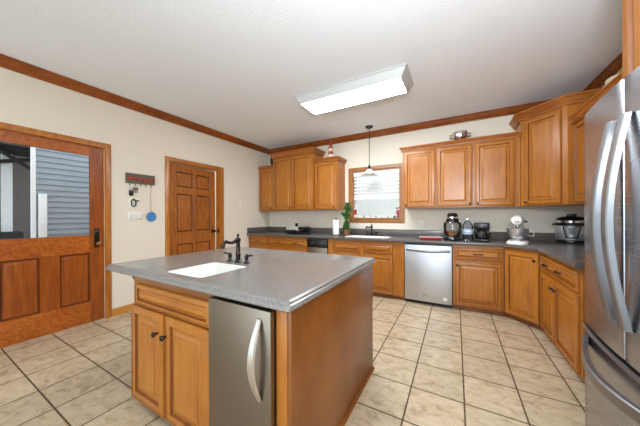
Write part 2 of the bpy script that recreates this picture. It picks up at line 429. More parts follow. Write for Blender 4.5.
# door 2: six-panel interior door standing slightly ajar
d2 = sempty('door_2', (XL - .006, 2.062, 0), R(90 + 7.0))
W2 = .860
pan = []
for a, b in ((.110, .395), (.465, .750)):
    pan += [(a, 1.68, b, 1.915), (a, .985, b, 1.575), (a, .20, b, .80)]
OP = [(0, 0), (.010, .010), (.020, .011), (.050, .003), (.054, .003)]
slab(0, .01, W2, 2.03, pan, .036, .036, OP).build('leaf', 'oak', d2)
MB().lathe([(.026, 0), (.026, .006), (.010, .010), (.010, .03), (.022, .036), (.027, .048), (.022, .058), (.008, .062)], n=16, mat=Matrix.Translation((.800, 0, .965)) @ YROT).build('doorknob', 'bronze', d2)
c2 = sempty('trim_3', (XL, 0, 0), R(90)); casing('casing', 2.052, 2.948, 2.043, .064, c2, 'casing', XL)
m = MB(); m.box(2.0505, 0.001, 0, 2.058, .12, 2.044); m.box(2.942, .001, 0, 2.9495, .12, 2.044); m.box(2.058, .001, 2.038, 2.942, .12, 2.0445)
m.build('jamb', 'casing', c2)
MB().box(2.9385, .045, .93, 2.9415, .075, 1.0).build('strike_plate', 'bronze', c2)

# window with casing, sill, sash and pane
w1 = sempty('window_1', (0, YB, 0))
P = [(0, 0), (.004, .016), (.014, .020), (.054, .014), (.066, .010), (.066, 0)]
L = []
for (px, pz, nx, nz) in ((WX0, WZ0, -1, -1), (WX0, WZ1, -1, 1), (WX1, WZ1, 1, 1), (WX1, WZ0, 1, -1)):
    L.append([(px + nx * a, -b, pz + nz * a) for a, b in P])
MB().loops(L, wrap=True).build('window_casing', 'wcasing', w1)
m = MB(); m.box(WX0 + .001, 0, WZ0 + .001, WX0 + .022, .11, WZ1 - .001); m.box(WX1 - .022, 0, WZ0 + .001, WX1 - .001, .11, WZ1 - .001)
m.box(WX0 + .022, 0, WZ1 - .02, WX1 - .022, .11, WZ1 - .001); m.build('jamb', 'wcasing', w1)
MB().box(WX0 + .001, -.03, WZ0 + .001, WX1 - .001, .11, WZ0 + .022, .003).build('window_sill', 'wcasing', w1)
m = MB()
for a, b, c, d in ((WX0 + .022, WZ0 + .022, WX0 + .06, WZ1 - .02), (WX1 - .06, WZ0 + .022, WX1 - .022, WZ1 - .02), (WX0 + .06, WZ0 + .022, WX1 - .06, WZ0 + .06), (WX0 + .06, WZ1 - .06, WX1 - .06, WZ1 - .02), (WX0 + .06, 1.58, WX1 - .06, 1.62)):
    m.box(a, .085, b, c, .108, d)
m.build('sash', 'blind', w1)
MB().box(WX0 + .06, .094, WZ0 + .06, WX1 - .06, .099, WZ1 - .06).build('pane', 'glass', w1)

# ------------------------------------------------------------------ outside
struct(MB().box(-9, YS, -.25, XL - .121, 6, -.12).build('ground', 'concrete', smooth=0))
struct(MB().box(XL - .12, YB + .121, -.25, 6, 9, -.12).build('ground', 'concrete', smooth=0))
sd = empty('neighbouring_wall', (-5.3, 0, -.118), 'pale blue-grey clapboard wall seen through the glass of the left door', 'wall')
m = MB()
for k in range(36):
    z = k * .083
    m.poly([(0, z), (.020, z), (.004, z + .085), (0, z + .085)], 1.06, 2.0)
mm = Matrix(((1, 0, 0, 0), (0, 0, 1, 0), (0, 1, 0, 0), (0, 0, 0, 1)))
bmesh.ops.transform(m.bm, matrix=mm, verts=m.bm.verts[:])
m.build('siding', 'siding', sd, smooth=0)
MB().box(-.01, 1.02, 0, .045, 1.06, 2.99).build('corner_board', 'fence', sd)
MB().box(.026, 1.085, .9, .07, 1.165, 1.68, .004).build('downpipe_box', 'fence', sd)
po = empty('carport', (-6.6, 0, -.118), 'dim carport with posts and slanting braces seen through the left part of the door glass', 'carport')
MB().box(-.6, -1.5, 2.55, 1.2, 1.8, 2.62).build('roof', 'porchgrey', po)
MB().box(-.75, -1.5, 0, -.65, 1.8, 2.55).build('back_wall', 'porchgrey', po)
for y in (.62, .95, 1.28): MB().box(-.05, y, 0, .05, y + .11, 2.55).build('post', 'fence' if y < 1 else 'siding', po)
MB().tube([(.1, -.2, 1.95), (.1, 1.28, 2.35)], .035, n=6).build('brace', 'porchdark', po)
MB().tube([(.15, .75, 2.55), (.15, 1.28, 2.15)], .03, n=6).build('brace', 'porchdark', po)
MB().box(.0, -1.4, 2.40, .1, 1.8, 2.55).build('beam', 'porchdark', po)
MB().box(-.3, -1.4, .0, .25, 1.15, 1.10, .03).build('workbench', 'porchdark', po)
fe = empty('garden_fence', (-1.6, 6.2, -.118), 'bleached white board fence outside the sink window', 'fence')
m = MB()
for k in range(24): m.box(-2.4 + k * .2, 0, 0, -2.4 + k * .2 + .194, .03, 2.9 + .03 * random.random(), .004)
m.build('boards', 'fence', fe)
MB().box(-2.4, .031, .4, 2.4, .07, .5).build('rail', 'fence', fe)
struct(MB().box(XL - .12, YB + .121, 2.62, XR + .12, YB + .75, 2.70).build('sky_blocker', 'fence', smooth=0))  # unseen slab added to keep sky light off the blind
# lit room behind the ajar door
struct(MB().box(XL - 1.6, 2.01, -.1, XL - 1.55, 5.2, 2.6).build('wall_hall', 'wall', smooth=0))

# ------------------------------------------------------------------ cabinets
def hollow(x0, y0, z0, x1, y1, z1, t=.018):
    m = MB(); m.box(x0, y0, z0, x1, y0 + t, z1); m.box(x0, y1 - t, z0, x1, y1, z1); m.box(x0, y0 + t, z0, x0 + t, y1 - t, z1); m.box(x1 - t, y0 + t, z0, x1, y1 - t, z1); m.box(x0 + t, y0 + t, z0, x1 - t, y1 - t, z0 + t)
    return m
def cab_base(name, label, loc, rz, wdt, depth, doors=(), drawers=(), ztop=.843, toe=True, zb=.062, open_top=False):
    """base unit; local x along the face, front at y=0 facing -y"""
    e = empty(name, loc, label, 'cabinet', rz)
    (hollow if open_top else MB().box)(0.0008, 0, zb, wdt - .0008, depth, ztop).build('body', 'cab', e, smooth=0)
    if toe: MB().box(.0008, .045, 0.001, wdt - .0008, depth, zb - .001).build('toe_kick', 'toe', e, smooth=0)
    for x0, z0, x1, z1, kx, kz in doors:
        d = front(x0, z0, x1, z1, -.0006).build('door', 'cab', e)
        if kx is not None: knob(kx, kz, -.019, d)
    for x0, z0, x1, z1, pulls in drawers:
        d = front(x0, z0, x1, z1, -.0006, prof=DRAWP).build('drawer', 'cabh', e)
        for px in pulls: pull(px, (z0 + z1) / 2, -.019, d)
    return e
FY = 3.618
def xl(x, o): return x - o
BD = YB - .002 - FY
o = -3.672
cab_base('base_cabinet', 'narrow base cabinet with one drawer in the back left corner', (o, FY, 0), 0, .485, BD,
         doors=[(.028, .075, .470, .640, .43, .56)], drawers=[(.028, .665, .470, .808, (.25,))])
o = -3.183
cab_base('base_cabinet', 'wide base cabinet whose drawer has two pulls, under the electric grill', (o, FY, 0), 0, .906, BD,
         doors=[(.013, .075, .448, .640, .40, .56), (.456, .075, .893, .640, .50, .56)], drawers=[(.013, .665, .893, .808, (.26, .66))])
tc = empty('trash_compactor', (-2.272, FY, 0), 'narrow stainless under-counter appliance with a black control panel', 'appliance')
MB().box(.002, 0, .062, .404, BD, .842).build('body', 'black', tc, smooth=0)
cp = MB().box(.006, -.022, .690, .400, -.0005, .826, .004).build('control_panel', 'black', tc)
for k, x in enumerate((.09, .12, .22, .26, .30)): MB().box(x, -.0245, .755, x + .018, -.0215, .768).build('button', 'dispgrey', cp)
MB().box(.006, -.020, .07, .400, -.0005, .684, .004).build('drawer_front', 'icesteel', tc)
MB().box(.002, .045, .001, .404, BD, .06).build('toe_kick', 'black', tc, smooth=0)
o = -1.866
cab_base('sink_cabinet', 'sink base cabinet with two false drawer fronts under the window', (o, FY, 0), 0, 1.218, BD,
         doors=[(.09, .075, .558, .640, .52, .56), (.614, .075, 1.062, .640, .65, .56)],
         drawers=[(.09, .665, .558, .808, ()), (.614, .665, 1.062, .808, ())], open_top=True)
dw = empty('dishwasher', (-.644, FY, 0), 'stainless steel dishwasher with a curved bar handle', 'dishwasher')
MB().box(.003, 0, .05, .606, BD, .842).build('body', 'black', dw, smooth=0)
MB().box(.010, -.030, .052, .598, -.0005, .818, .005).build('door', 'dwsteel', dw)
m = MB(); pts = [(.035 + .535 * k / 14, -.045 - .030 * math.sin(math.pi * k / 14), .755 - .012 * math.sin(math.pi * k / 14)) for k in range(15)]
m.tube([(.035, -.030, .755)] + pts + [(.570, -.030, .755)], .014, n=10, flat=(.7, 1.25)); m.build('handle', 'hsteel', dw)
MB().box(.245, -.0315, .140, .302, -.0302, .150).build('logo_badge', 'dispgrey', dw)
MB().lathe([(.024, 0), (.024, .0012)], n=20, mat=Matrix.Translation((.520, -.0302, .118)) @ YROT).build('round_sticker', 'whiteplastic', dw)
MB().box(.003, .03, .001, .606, BD, .049).build('toe_kick', 'black', dw, smooth=0)
o = -.036
cab_base('base_cabinet', 'base cabinet with one drawer over one door, right of the dishwasher', (o, FY, 0), 0, .540, BD,
         doors=[(.024, .072, .526, .640, .05, .585)], drawers=[(.024, .662, .526, .808, (.275,))])
# diagonal corner unit
DA = (.506, FY); tl = .272; DB = (DA[0] + tl, DA[1] - tl)
e = empty('corner_cabinet', (DA[0], DA[1], 0), 'diagonal corner base cabinet with one tall door', 'cabinet', R(-45))
fl = tl * math.sqrt(2)
def to_local(p):
    v = Matrix.Rotation(R(45), 2) @ Vector((p[0] - DA[0], p[1] - DA[1])); return (v.x, v.y)
pl_ = [to_local(p) for p in ((DA[0] + .001, DA[1]), (DB[0], DB[1] + .001), (XR - .002, DB[1] + .001), (XR - .002, YB - .002), (DA[0] + .001, YB - .002))]
MB().poly(pl_, .062, .843).build('body', 'cab', e, smooth=0)
pt = [(x, y + .04) if i < 2 else (x, y) for i, (x, y) in enumerate(pl_)]
pt = [to_local(p) for p in ((DA[0] + .001, DA[1] + .06), (DB[0] + .06, DB[1] + .001), (XR - .002, DB[1] + .001), (XR - .002, YB - .002), (DA[0] + .001, YB - .002))]
MB().poly(pt, .001, .061).build('toe_kick', 'toe', e, smooth=0)
d = front(.016, .072, fl - .014, .812, -.0006).build('door', 'cab', e); knob(fl - .045, .735, -.019, d)
# right run
RX = DB[0]
cab_base('base_cabinet', 'two-door base cabinet with a wide drawer beside the refrigerator', (RX, DB[1] - .001, 0), R(-90), .955, XR - .002 - RX,
         doors=[(.030, .072, .450, .640, .415, .560), (.458, .072, .915, .640, .495, .560)], drawers=[(.030, .662, .915, .808, (.22, .56))])

# back worktop with backsplash and sink opening
ct = empty('countertop', (0, 0, .845), 'long dark grey speckled worktop along the back wall with angled right corner', 'worktop')
Z0, Z1 = 0.0, .040
CF = FY - .040
SX0, SX1, SY0, SY1 = -1.570, -.905, 3.650, 3.935
m = MB()
m.poly([(XL + .002, CF), (-1.70, CF), (-1.70, YB - .002), (XL + .002, YB - .002)], Z0, Z1)
m.loops([rrect(-1.70, CF, -.80, YB - .002, .0005, Z1), rrect(SX0, SY0, SX1, SY1, .05, Z1), rrect(SX0, SY0, SX1, SY1, .05, Z0), rrect(-1.70, CF, -.80, YB - .002, .0005, Z0)])
c0 = (DA[0] - .017, CF); c1_ = (RX - .040, DB[1] - .017)
m.poly([(-.80, CF), c0, c1_, (RX - .040, 2.36), (XR - .002, 2.36), (XR - .002, YB - .002), (-.80, YB - .002)], Z0, Z1)
edge = [(0, .0), (.004, .002), (.008, .010), (.009, .020), (.008, .030), (.004, .038), (0, .040)]
m2 = sweep([(XL + .002, CF), c0, c1_, (RX - .040, 2.36)], edge, side=-1)
me_ = bpy.data.meshes.new('t'); m2.bm.to_mesh(me_); m2.bm.free(); m.bm.from_mesh(me_)
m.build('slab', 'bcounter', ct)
BSH = .145
m = MB()
m.box(XL + .022, YB - .022, Z1 + .0005, XR - .022, YB - .002, BSH, .003)
m.box(XL + .002, CF, Z1 + .0005, XL + .022, YB - .002, BSH, .003)
m.box(XR - .022, 2.37, Z1 + .0005, XR - .002, YB - .002, BSH, .003)
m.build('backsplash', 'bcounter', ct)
# window sink + faucet
def basin(name, label, x0, y0, x1, y1, zt, depth, r, rim, mat='white'):
    m = MB()
    Ls = []
    if rim:
        Ls += [rrect(x0 - rim, y0 - rim, x1 + rim, y1 + rim, r + rim, zt + .0008), rrect(x0 - rim + .004, y0 - rim + .004, x1 + rim - .004, y1 + rim - .004, r + rim, zt + .004), rrect(x0 + .008, y0 + .008, x1 - .008, y1 - .008, r, zt + .004)]
    else: Ls += [rrect(x0 + .0008, y0 + .0008, x1 - .0008, y1 - .0008, r, zt - .0015)]
    i = .012 if rim else .010
    Ls += [rrect(x0 + i, y0 + i, x1 - i, y1 - i, r, zt - .02), rrect(x0 + i + .015, y0 + i + .015, x1 - i - .015, y1 - i - .015, r, zt - depth + .03), rrect(x0 + i + .04, y0 + i + .04, x1 - i - .04, y1 - i - .04, r * .7, zt - depth)]
    m.loops(Ls, cap1=True)
    o_ = m.build(name, mat); tag(o_, label, 'sink')
    cx, cy = (x0 + x1) / 2, (y0 + y1) / 2
    MB().lathe([(.038, 0), (.036, .003), (.02, .002)], c=(cx, cy, zt - depth + .0005), n=18).build('drain', 'chrome', o_)
    return o_
basin('kitchen_sink', 'white drop-in sink in the back worktop under the window', SX0, SY0, SX1, SY1, .885, .18, .05, .022)
def faucet(name, label, loc, rz, spout, gap, h=.20, bent=False):
    e = empty(name, loc, label, 'faucet', rz)
    MB().lathe([(.027, 0), (.027, .008), (.018, .016), (.016, .05), (.021, .06), (.0155, .07), (.014, h * .72), (.019, h * .76), (.019, h * .84), (.010, h * .89), (.006, h * .92), (.011, h * .96), (.008, h), (.002, h + .005)], n=16).build('body', 'bronze', e)
    pts = [(0, -.012, h * .79), (0, -spout * .2, h * .76), (0, -spout * .42, h * .72), (0, -spout * .62, h * .74), (0, -spout * .82, h * .78), (0, -spout * .96, h * .74), (0, -spout - .006, h * .64), (0, -spout - .008, h * .56)]
    MB().tube(pts, [.013, .012, .011, .011, .012, .012, .013, .016], n=12).build('spout', 'bronze', e)
    for sx in (-1, 1):
        hd = MB().lathe([(.024, 0), (.024, .006), (.014, .014), (.011, .03), (.015, .038), (.015, .05), (.008, .056)], c=(sx * gap, 0, 0), n=14).build('handle', 'bronze', e)
        a = MB(); a.tube([(sx * gap, 0, .052), (sx * (gap + .02), -.002, .056), (sx * (gap + .05), -.004, .060), (sx * (gap + .062), -.004, .061)], [.007, .006, .008, .004], n=10)
        a.ball((sx * gap, 0, .056), .011); a.build('lever', 'bronze', hd)
    return e
# window sink faucet: bronze, spout swung to the left, with sprayer
f2 = faucet('sink_faucet', 'dark bronze two-handle faucet at the back sink below the window', (-1.285, 4.155, .8855), R(-22), .15, .090, .19)

# ------------------------------------------------------------------ upper cabinets
def cab_upper(name, label, loc, rz, wdt, depth, zb, zt, doors, crown=None, returns=(True, True), seams=True, mat='cab'):
    e = empty(name, loc, label, 'cabinet', rz)
    MB().box(.0008, 0, zb, wdt - .0008, depth, zt).build('body', mat, e, smooth=0)
    for x0, x1, kx in doors:
        d = front(x0, zb + .014, x1, zt - .016, -.0006).build('door', mat, e)
        if kx is not None: knob(kx, zb + .05, -.019, d, s=.9)
    if crown:
        ch, co = crown
        prof = [(-.010, 0.001), (.020, .001), (.022, .009), (.015, .012), (.015, .016), (.026, .021), (co * .72, ch * .62), (co * .80, ch * .66), (co * .72, ch * .70), (co * .78, ch * .76), (co, ch * .82), (co, ch), (-.010, ch)]
        prof = [(a, zt - .012 + b) if False else (a, zt + b) for a, b in prof]
        path = []
        if returns[0]: path.append((.0, depth))
        path += [(0, 0), (wdt, 0)]
        if returns[1]: path.append((wdt, depth))
        sweep(path, prof, side=-1).build('crown_moulding', 'cabcrown', e)
        MB().box(.012, .012, zt + .0005, wdt - .012, depth, zt + ch * .5).build('top_board', 'cabcrown', e, smooth=0)
    return e
UY = 3.918; UD = YB - .002 - UY; ZB = 1.336
cab_upper('wall_cabinet', 'narrow single-door wall cabinet in the back left corner', (-3.676, UY, 0), 0, .406, UD, ZB, 2.215, [(.018, .398, .36)], (.062, .042), (False, False))
cab_upper('wall_cabinet', 'tall double-door wall cabinet, higher than its two neighbours on the left', (-3.262, UY - .035, 0), 0, .958, UD + .035, ZB, 2.395, [(.014, .474, .44), (.484, .944, .518)], (.095, .062), (True, True))
cab_upper('wall_cabinet', 'single-door wall cabinet just left of the window', (-2.300, UY, 0), 0, .470, UD, ZB, 2.215, [(.016, .450, .412)], (.062, .048), (False, True))
cab_upper('wall_cabinet', 'single-door wall cabinet just right of the window', (-.712, UY, 0), 0, .462, UD, ZB, 2.215, [(.014, .452, .05)], (.058, .048), (True, False))
cab_upper('wall_cabinet', 'double-door wall cabinet between the single cabinet and the corner cabinet', (-.249, UY, 0), 0, .963, UD, ZB, 2.215, [(.010, .449, .418), (.478, .906, .51)], (.058, .048), (False, False))
# diagonal corner wall unit
UA = (.717, UY); ut = .336; UB = (UA[0] + ut, UA[1] - ut); uf = ut * math.sqrt(2)
e = empty('corner_wall_cabinet', (UA[0], UA[1], 0), 'tall diagonal corner wall cabinet rising above the others on the right', 'cabinet', R(-45))
def tl2(p):
    v = Matrix.Rotation(R(45), 2) @ Vector((p[0] - UA[0], p[1] - UA[1])); return (v.x, v.y)
ZC = 2.405
MB().poly([tl2(p) for p in ((UA[0] + .001, UA[1]), (UB[0], UB[1] + .001), (XR - .002, UB[1] + .001), (XR - .002, YB - .002), (UA[0] + .001, YB - .002))], ZB, ZC).build('body', 'cab', e, smooth=0)
d = front(.050, ZB + .014, uf - .052, ZC - .018, -.0006).build('door', 'cab', e); knob(.082, ZB + .05, -.019, d)
ch, co = .098, .064
prof = [(-.010, 0.001), (.020, .001), (.022, .010), (.015, .014), (.015, .019), (.026, .025), (co * .72, ch * .62), (co * .80, ch * .66), (co * .72, ch * .70), (co * .78, ch * .76), (co, ch * .82), (co, ch), (-.010, ch)]
prof = [(a, ZC + b) for a, b in prof]
sweep([tl2(p) for p in ((UA[0] + .002, YB - .002), UA, UB, (XR - .004, UB[1]))], prof, side=-1).build('crown_moulding', 'cabcrown', e)
MB().poly([tl2(p) for p in ((UA[0] + .012, UA[1]), (UB[0], UB[1] + .012), (XR - .012, UB[1] + .012), (XR - .012, YB - .004), (UA[0] + .012, YB - .004))], ZC + .0005, ZC + .05).build('top_board', 'cabcrown', e, smooth=0)
cab_upper('wall_cabinet', 'wall cabinet on the right wall partly hidden by the refrigerator', (1.100, UB[1] - .001, 0), R(-90), 1.675, XR - .002 - 1.100, ZB, 2.180,
          [(.052, .42, None), (.43, .84, None), (.85, 1.25, 1.22), (1.26, 1.66, 1.29)], (.080, .048), (False, False))
cab_upper('wall_cabinet', 'deep cabinet above the refrigerator at the right edge', (.770, 1.900, 0), R(-90), .93, XR - .002 - .770, 1.80, 2.62, [(.050, .46, .42), (.47, .88, .51)])

# ------------------------------------------------------------------ refrigerator
fr = empty('refrigerator', (.622, 1.895, 0), 'large stainless french-door refrigerator at the right edge', 'refrigerator', R(-90))
FW = .905; FH = 1.765
MB().box(.004, .075, .03, FW - .004, .755, FH - .008, .006).build('body', 'dispgrey', fr)
def fdoor(x0, x1, z0, z1, name):
    m = MB(); n = 10; L = []
    def yf(x): return -.036 * (1 - ((x - FW / 2) / (FW / 2)) ** 2)
    prof = []
    r = .010
    for k in range(n + 1):
        x = x0 + (x1 - x0) * k / n
        prof.append((x, yf(x) + (r if k in (0, n) else 0)))
    prof = [(x0, yf(x0) + r), (x0 + .003, yf(x0) + .003)] + [(x0 + .010 + (x1 - x0 - .020) * k / n, yf(x0 + .010 + (x1 - x0 - .020) * k / n)) for k in range(n + 1)] + [(x1 - .003, yf(x1) + .003), (x1, yf(x1) + r)]
    pts = prof + [(x1, .070), (x0, .070)]
    m.poly(pts, z0, z1)
    return m.build(name, 'steel', fr, smooth=40)
SPL = .4525
dl = fdoor(.0, SPL - .0025, .640, FH, 'door'); dr_ = fdoor(SPL + .0025, FW, .640, FH, 'door')
fz = fdoor(.0, FW, .06, .625, 'freezer_drawer')
MB().box(.02, .02, .002, FW - .02, .70, .058).build('base_grille', 'black', fr)
m = MB(); L = []
for k in range(21):
    x = .004 + (FW - .008) * k / 20; yy = -.036 * (1 - ((x - FW / 2) / (FW / 2)) ** 2)
    L.append([(x, yy - .006, .604), (x, yy - .008, .612), (x, yy - .004, .622), (x, yy - .0006, .622), (x, yy - .0006, .600)])
m.loops(L, cap0=True, cap1=True); m.build('drawer_trim', 'hsteel', fz)
def bar(pts, wv, tv, parent):
    """flat bow bar through pts; wv = width vector, tv = thickness vector"""
    wv, tv = Vector(wv), Vector(tv); L = []
    for p in pts:
        p = Vector(p)
        L.append([p - wv - tv * .6, p - wv * .8 - tv, p + wv * .8 - tv, p + wv - tv * .6, p + wv + tv, p - wv + tv])
    return MB().loops(L, cap0=True, cap1=True).build('handle', 'hsteel', parent)
for x, par in ((SPL - .048, dl), (SPL + .050, dr_)):
    pts = []
    for k in range(25):
        u = k / 24; z = .775 + .835 * u
        pts.append((x, -.050 - .050 * math.sin(math.pi * u), z))
    pts = [(x, -.036, .775)] + pts + [(x, -.036, 1.61)]
    bar(pts, (.017, 0, 0), (0, .011, 0), par)
pts = []
for k in range(25):
    u = k / 24; x = .085 + (FW - .17) * u
    pts.append((x, -.024 - .085 * math.sin(math.pi * u), .565 - .035 * math.sin(math.pi * u) ** .7))
pts = [(.085, -.008, .565)] + pts + [(FW - .085, -.008, .565)]
bar(pts, (0, 0, .024), (0, .012, 0), fz)

# ------------------------------------------------------------------ island
IX0, IX1, IY0, IY1 = -1.850, -.583, .800, 1.905
isl = empty('kitchen_island', (0, 0, 0), 'wooden kitchen island in the foreground with doors and a plain side panel', 'island')
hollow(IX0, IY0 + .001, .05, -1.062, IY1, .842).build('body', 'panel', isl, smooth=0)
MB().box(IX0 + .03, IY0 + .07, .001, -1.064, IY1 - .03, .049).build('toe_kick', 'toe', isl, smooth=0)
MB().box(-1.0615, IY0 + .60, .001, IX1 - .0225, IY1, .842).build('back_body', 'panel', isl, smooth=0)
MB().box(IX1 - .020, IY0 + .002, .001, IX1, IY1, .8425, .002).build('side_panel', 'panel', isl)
MB().box(-.6595, IY0, .001, IX1 - .0205, IY0 + .598, .842, .003).build('corner_post', 'cab', isl)
sweep([(IX1, IY0 + .004), (IX1, IY1)], [(0.0003, .001), (.014, .001), (.012, .010), (.005, .018), (.0003, .020)], side=-1).build('shoe_moulding', 'toe', isl)
front(-1.795, .665, -1.064, .795, IY0, prof=DRAWP).build('drawer', 'cabh', isl)
dd = front(-1.846, .055, -1.478, .652, IY0).build('door', 'cab', isl); knob(-1.535, .535, IY0 - .018, dd, s=1.1)
dd = front(-1.455, .055, -1.066, .652, IY0).build('door', 'cab', isl); knob(-1.408 - .04, .535, IY0 - .018, dd, s=1.1)
m = MB(); pr = [(0, .842), (-.10, .842), (-.10, .825), (-.075, .818), (-.045, .79), (-.030, .76), (-.012, .74), (0, .735)]
m.poly(pr, IY0 + .02, IY0 + .06)
bmesh.ops.transform(m.bm, matrix=Matrix(((1, 0, 0, IX0 - .0005), (0, 0, 1, 0), (0, 1, 0, 0), (0, 0, 0, 1))), verts=m.bm.verts[:])
m.build('corbel', 'darkwood', isl)
ic = empty('undercounter_refrigerator', (-1.0605, IY0, 0), 'stainless under-counter appliance with a curved handle in the island', 'appliance')
MB().box(.003, .01, .03, .400, .58, .825).build('body', 'blackmatte', ic, smooth=0)
MB().box(.004, -.030, .028, .396, .009, .826, .004).build('door', 'icesteel', ic)
m = MB(); pts = [(.340 + 0 * k, -.032 - .052 * math.sin(math.pi * k / 20), .445 + .345 * k / 20) for k in range(21)]
bar2 = []
wv, tv = Vector((.019, 0, 0)), Vector((0, .008, 0))
for i, p in enumerate([(pts[0][0], -.0302, pts[0][2])] + pts + [(pts[-1][0], -.0302, pts[-1][2])]):
    p = Vector(p); s_ = .55 + .45 * math.sin(math.pi * min(1, max(0, (i - 1) / 20)))
    bar2.append([p - wv * s_, p - wv * .7 * s_ - tv, p + wv * .7 * s_ - tv, p + wv * s_, p + wv * .7 * s_ + tv * .5, p - wv * .7 * s_ + tv * .5])
m.loops(bar2, cap0=True, cap1=True); m.build('handle', 'chromesatin', ic)
MB().box(.003, .0, .001, .400, .5, .027).build('toe_kick', 'blackmatte', ic, smooth=0)
# island worktop with stepped edge and sink hole
x0, y0, x1, y1 = -2.172, .757, -.558, 1.942
hx0, hy0, hx1, hy1 = -1.556, .836, -1.212, 1.190
zt = .885
def rr(i, z, r=.004): return rrect(x0 + i, y0 + i, x1 - i, y1 - i, r + .01, z)
m = MB()
m.loops([rrect(hx0, hy0, hx1, hy1, .03, .845), rr(.02, .845), rr(.004, .846), rr(.0, .851), rr(.001, .860), rr(.006, .868), rr(.012, .871), rr(.0125, .8745), rr(.015, .880), rr(.022, .8845), rr(.026, .885), rrect(hx0, hy0, hx1, hy1, .03, .885), rrect(hx0, hy0, hx1, hy1, .03, .845)])
bmesh.ops.remove_doubles(m.bm, verts=m.bm.verts[:], dist=.0003)
it = m.build('island_countertop', 'counter', smooth=28); tag(it, 'speckled grey worktop of the island with a stepped edge', 'worktop')
basin('island_sink', 'small white undermount sink sunk into the island worktop', hx0, hy0, hx1, hy1, .885, .17, .03, 0)
faucet('island_faucet', 'dark bronze faucet with two lever handles beside the island sink', (-1.392, 1.262, .8855), 0, .128, .085, .205)

# ------------------------------------------------------------------ lights
cl = empty('ceiling_light', (-1.085, 2.72, H - .001), 'rectangular white fluorescent box light on the ceiling', 'light')
a, b = .672, .225; c_, d_ = .600, .172
m = MB()
m.loops([rrect(-a, -b, a, b, .002, 0), rrect(-a, -b, a, b, .002, -.012), rrect(-a + .012, -b + .01, a - .012, b - .01, .002, -.016), rrect(-c_ - .012, -d_ - .010, c_ + .012, d_ + .010, .002, -.098), rrect(-c_, -d_, c_, d_, .002, -.098), rrect(-c_, -d_, c_, d_, .002, -.090)], cap0=True)
m.build('housing', 'fixture', cl)
MB().box(-c_ + .001, -d_ + .001, -.097, c_ - .001, d_ - .001, -.091).build('diffuser', 'lens', cl, smooth=0)
pe = empty('pendant_lamp', (-1.262, 3.965, H - .001), 'pendant lamp with a small white glass shade hanging before the window', 'lamp')
MB().lathe([(.065, 0), (.065, -.008), (.05, -.022), (.012, -.028)], n=24).build('ceiling_canopy', 'bronze', pe)
MB().tube([(0, 0, -.026), (0, 0, -.665)], .006, n=8).build('stem', 'bronze', pe)
MB().lathe([(.008, -.64), (.016, -.655), (.028, -.69), (.034, -.715)], n=16).build('socket_cap', 'bronze', pe)
m = MB(); n = 40; L = []
for r_, z_, s_ in ((.030, -.712, 0), (.050, -.735, 0), (.080, -.765, .3), (.112, -.790, .8), (.135, -.805, 1)):
    L.append([(r_ * (1 + .03 * s_ * math.cos(8 * t)) * math.cos(t), r_ * (1 + .03 * s_ * math.cos(8 * t)) * math.sin(t), z_ + .006 * s_ * math.cos(8 * t)) for t in [2 * math.pi * k / n for k in range(n)]])
m.loops(L, cap0=True); m.build('shade', 'shade', pe)

# ------------------------------------------------------------------ window blind and sill things
bl = empty('window_blind', (0, YB, 0), 'white slatted blind half raised in the sink window', 'blind')
bx0, bx1 = WX0 + .024, WX1 - .024
MB().box(bx0, .012, 1.945, bx1, .055, 2.024, .003).build('head_rail', 'blind', bl)
zs = [1.912 - .064 * k for k in range(6)]
for z in zs:
    m = MB(); tl_ = Matrix.Translation((0, .035, z)) @ Matrix.Rotation(R(42), 4, 'X')
    m.box(bx0 + .004, -.031, -.0015, bx1 - .004, .031, .0015, mat=tl_); m.build('slat', 'blind', bl, smooth=0)
MB().box(bx0 + .004, .014, 1.515, bx1 - .004, .056, 1.562, .004).build('bottom_rail', 'blind', bl)
for x in (bx0 + .12, (bx0 + bx1) / 2, bx1 - .12): MB().tube([(x, .010, 1.945), (x, .010, 1.55)], .0015, n=5).build('lift_cord', 'blind', bl)
def sill_flower(x, name, label, red, h):
    e = empty(name, (x, YB + .012, WZ0 + .0225), label, 'ornament')
    MB().lathe([(.018, 0), (.024, .02), (.016, .05), (.012, .06), (.016, .068)], n=12).build('vase', 'cream' if red else 'terra', e)
    m = MB(); random.seed(int(h * 1000))
    for k in range(12):
        m.ball((random.uniform(-.022, .022), random.uniform(-.012, .018), .075 + random.random() * (h - .08)), .013 + .006 * random.random(), n=8)
    m.build('flowers', 'red' if red else 'pink', e)
    m = MB()
    for k in range(6): m.ball((random.uniform(-.022, .022), random.uniform(-.01, .015), .07 + random.random() * (h - .02)), .011, (1, .4, 1.3), n=8)
    m.build('leaves', 'leaf' if not red else 'white', e)
sill_flower(WX0 + .055, 'flower_vase', 'red and white flowers in a small vase at the left end of the window sill', True, .16)
sill_flower(WX1 - .05, 'flower_vase', 'pink flowers in a small vase at the right end of the window sill', False, .17)
cols = ['cream', 'dispgrey', 'white', 'toaststeel']
xx = WX0 + .17
lbls = {'g': 'tiny pale figurines lined up on the window sill'}
k = 0
while xx < WX1 - .11:
    h = random.uniform(.026, .05)
    m = MB(); m.lathe([(.011, 0), (.013, .004), (.009, h * .45), (.012, h * .62), (.009, h * .8)], n=10); m.ball((0, 0, h * .92), .0085, n=8)
    o_ = m.build('figurine', cols[k % 4], loc=(xx, YB + .008 + .01 * (k % 2), WZ0 + .0225))
    tag(o_, 'tiny figurine in the row along the window sill between the two flower vases', 'figurine', lbls['g'])
    xx += random.uniform(.045, .065); k += 1
o_ = MB().box(-.02, -.014, 0, .02, .014, .032, .006).build('trinket_box', 'black', loc=(WX1 - .105, YB + .004, WZ0 + .0225))
tag(o_, 'small black trinket box on the right of the window sill', 'box')

